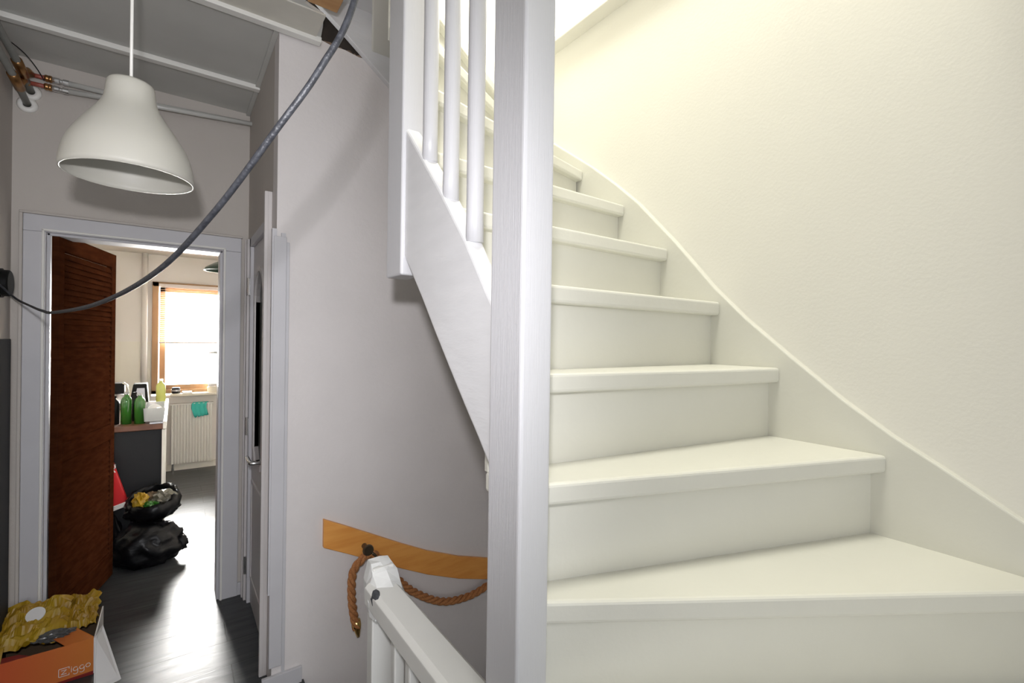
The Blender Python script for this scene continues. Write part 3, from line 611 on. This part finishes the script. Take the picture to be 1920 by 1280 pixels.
# red carrier bag, standing on another black bag
rb5 = obj('black_rubbish_bag', blob((-.345, 4.0-.05, .15), (.085, .06, .155), 33, .22, flat=.002), 'bagblack', smooth=True); tag(rb5, 'low black rubbish bag under the red carrier bag behind the louvre door', 'rubbish bag')
rbg = thing('red_carrier_bag', 'red carrier bag with white lettering behind the louvre door', 'bag', (-.36, 3.9, .2))
prr = [(-.42, 3.93, .290), (-.248, 3.93, .345), (-.238, 3.93, .375), (-.325, 3.93, .68), (-.42, 3.93, .70)]
obj('bag', P(prr, (0, .05, 0)), 'red', rbg, bevel=.012, seg=3)
obj('bottom_band', P([(-.422, 3.926, .282), (-.246, 3.926, .336), (-.235, 3.926, .362), (-.252, 3.926, .366), (-.422, 3.926, .312)], (0, .056, 0)), 'paper', rbg, bevel=.003)
def strokes(bm, polys, wd, O, X, Y, N, depth=.0012):
    O, X, Y, N = map(Vector, (O, X, Y, N))
    for pl in polys:
        for (a, b) in zip(pl, pl[1:]):
            A = O+X*a[0]+Y*a[1]; Bq = O+X*b[0]+Y*b[1]; t = (Bq-A); 
            if t.length < 1e-6: continue
            t.normalize(); s = t.cross(N).normalized()*wd/2; A = A - t*wd*.4; Bq = Bq + t*wd*.4
            prism(bm, [A-s, Bq-s, Bq+s, A+s], N*depth)
    return bm
E_ = [[(1, 0), (0, 0), (0, 1.6), (1, 1.6)], [(0, .8), (.8, .8)]]
R_ = [[(1.5, 0), (1.5, 1.6), (2.4, 1.6), (2.4, .8), (1.5, .8)], [(1.9, .8), (2.4, 0)]]
obj('lettering', strokes(bmesh.new(), E_+R_, .006, (-.372, 3.9235, .555), (.030, 0, .006), (0, 0, .030), (0, -1, 0)), 'paper', rbg)

# ================================================================== BOX WITH PRINT
bx = thing('cardboard_box', 'orange printed cardboard box open on the floor, bottom left', 'box', (-.4, 2.75, 0))
zt = H-1.30; th = .004
obj('front_panel', P([(-.594, 2.650, .002), (-.267, 2.662, .002), (-.267, 2.662, zt), (-.594, 2.650, zt)], (0, th, 0)), 'print', bx)
obj('back_panel', B(((-.594, 2.95, .002), (-.267, 2.955, zt))), 'card', bx)
obj('left_panel', B(((-.598, 2.65, .002), (-.594, 2.955, zt))), 'card', bx)
obj('bottom_panel', B(((-.594, 2.655, .002), (-.267, 2.95, .006))), 'dred', bx)
obj('right_panel', B(((-.267, 2.662, .002), (-.262, 2.955, zt))), 'paper', bx)
obj('front_edge', P([(-.594, 2.6485, .002), (-.267, 2.6605, .002), (-.267, 2.6605, .014), (-.50, 2.6515, .006)], (0, .0015, 0)), 'dred', bx)
fl = obj('side_flap', P([(-.262, 2.665, zt+.004), (-.248, 2.735, zt+.010), (-.170, 2.53, .012), (-.250, 2.50, .012)], (.004, .002, .003)), 'paper', bx); fl['label'] = 'white inner flap bent outwards'
obj('folded_flap', P([(-.268, 2.662, zt), (-.355, 2.660, zt-.002), (-.425, 2.775, zt+.004), (-.420, 2.80, zt+.006), (-.398, 2.862, zt+.006), (-.385, 2.868, zt+.005), (-.268, 2.67, zt+.002)], (0, 0, .003)), 'print', bx)
obj('red_flap', P([(-.594, 2.665, zt-.012), (-.46, 2.665, zt-.006), (-.50, 2.70, zt-.005), (-.594, 2.72, zt-.01)], (0, 0, .002)), 'dred', bx)
# logo: framed Z, then iggo
def arc(cx, cy, rx, ry, a0, a1, n=14): return [(cx+rx*math.cos(math.radians(a0+(a1-a0)*k/n)), cy+ry*math.sin(math.radians(a0+(a1-a0)*k/n))) for k in range(n+1)]
fr_ = [[(.12, 0), (1.25, 0)], [(1.25, 0), (1.25, .25)], [(1.25, 1.0), (1.25, 1.25), (.12, 1.25)] , arc(.12, 1.13, .12, .12, 90, 180, 4), [(0, 1.13), (0, .12)], arc(.12, .12, .12, .12, 180, 270, 4)]
zz_ = [[(.33, .92), (.92, .92), (.33, .32), (.92, .32)]]
ii_ = [[(1.52, .28), (1.52, .88)], [(1.52, 1.05), (1.52, 1.10)]]
gg_ = []
for gx in (2.02, 2.80):
    gg_ += [arc(gx, .62, .28, .30, 50, 360), [(gx+.28, .62), (gx+.28, .05)], arc(gx, .05, .28, .25, 0, -150, 8), ]
oo_ = [arc(3.56, .62, .28, .30, 0, 360)]
lx_ = Vector((.327, .012, 0)).normalized()
obj('logo', strokes(bmesh.new(), fr_+zz_+ii_+gg_+oo_, .0019, (-.3745, 2.6565, .030), lx_*.0255, (0, 0, .026), (0, -1, 0)), 'paper', bx)
def foldbag(base, seed, h, amp):
    from mathutils import noise
    bm = bmesh.new(); nx, ny = 26, 18; g = []
    (x0, y0), (x1, y1) = base
    for j in range(ny+1):
        row = []
        for i in range(nx+1):
            u_, v_ = i/nx, j/ny
            edge = min(1, 5*min(u_, 1-u_))*min(1, 5*min(v_, 1-v_))
            z = h*edge + amp*noise.noise(Vector((u_*3+seed, v_*9, 0))) + amp*.5*noise.noise(Vector((u_*8, v_*20, seed)))
            x = x0+(x1-x0)*u_ + .012*noise.noise(Vector((v_*7, seed, 1))); y = y0+(y1-y0)*v_ + .012*noise.noise(Vector((u_*7, seed, 4)))
            row.append(bm.verts.new((x, y, z)))
        g.append(row)
    for j in range(ny):
        for i in range(nx): bm.faces.new((g[j][i], g[j][i+1], g[j+1][i+1], g[j+1][i]))
    return bm
yb = thing('yellow_plastic_bags', 'folded yellow plastic bags with a white sticker lying in the orange box', 'plastic bag', (-.42, 2.82, .15))
bm = foldbag(((-.585, 2.755), (-.37, 2.985)), 2.0, .02, .035)
for v in bm.verts: v.co.z += .150 + .35*(v.co.y-2.755)
o = obj('bag_film', bm, 'yellow', yb, smooth=False); s_ = o.modifiers.new('s', 'SOLIDIFY'); s_.thickness = .003
obj('sticker', L([(0, 0), (.032, 0), (.032, .003), (0, .003)], (-.480, 2.87, .222), 24, (-.05, -.75, .9)), 'paper', yb)
bm = foldbag(((-.375, 2.80), (-.275, 2.98)), 5.0, .02, .03)
for v in bm.verts: v.co.z += .150 + .35*(v.co.y-2.80)
yb2 = obj('yellow_bag', bm, 'yellow'); s_ = yb2.modifiers.new('s', 'SOLIDIFY'); s_.thickness = .003
tag(yb2, 'orange yellow bag hanging over the right rim of the box', 'plastic bag')
dk = obj('dark_plastic_bag', blob((-.40, 2.765, .158), (.065, .03, .018), 41, .5), 'plasticwrap'); tag(dk, 'shiny dark plastic wrapping under the yellow bags in the box', 'wrapping')
pc = obj('yellow_leaflet', P([(-.592, 2.655, .150), (-.545, 2.66, .135), (-.543, 2.70, .185), (-.592, 2.70, .19)], (0, .004, .002)), 'yellow'); tag(pc, 'small yellow leaflet at the left end of the box', 'leaflet')
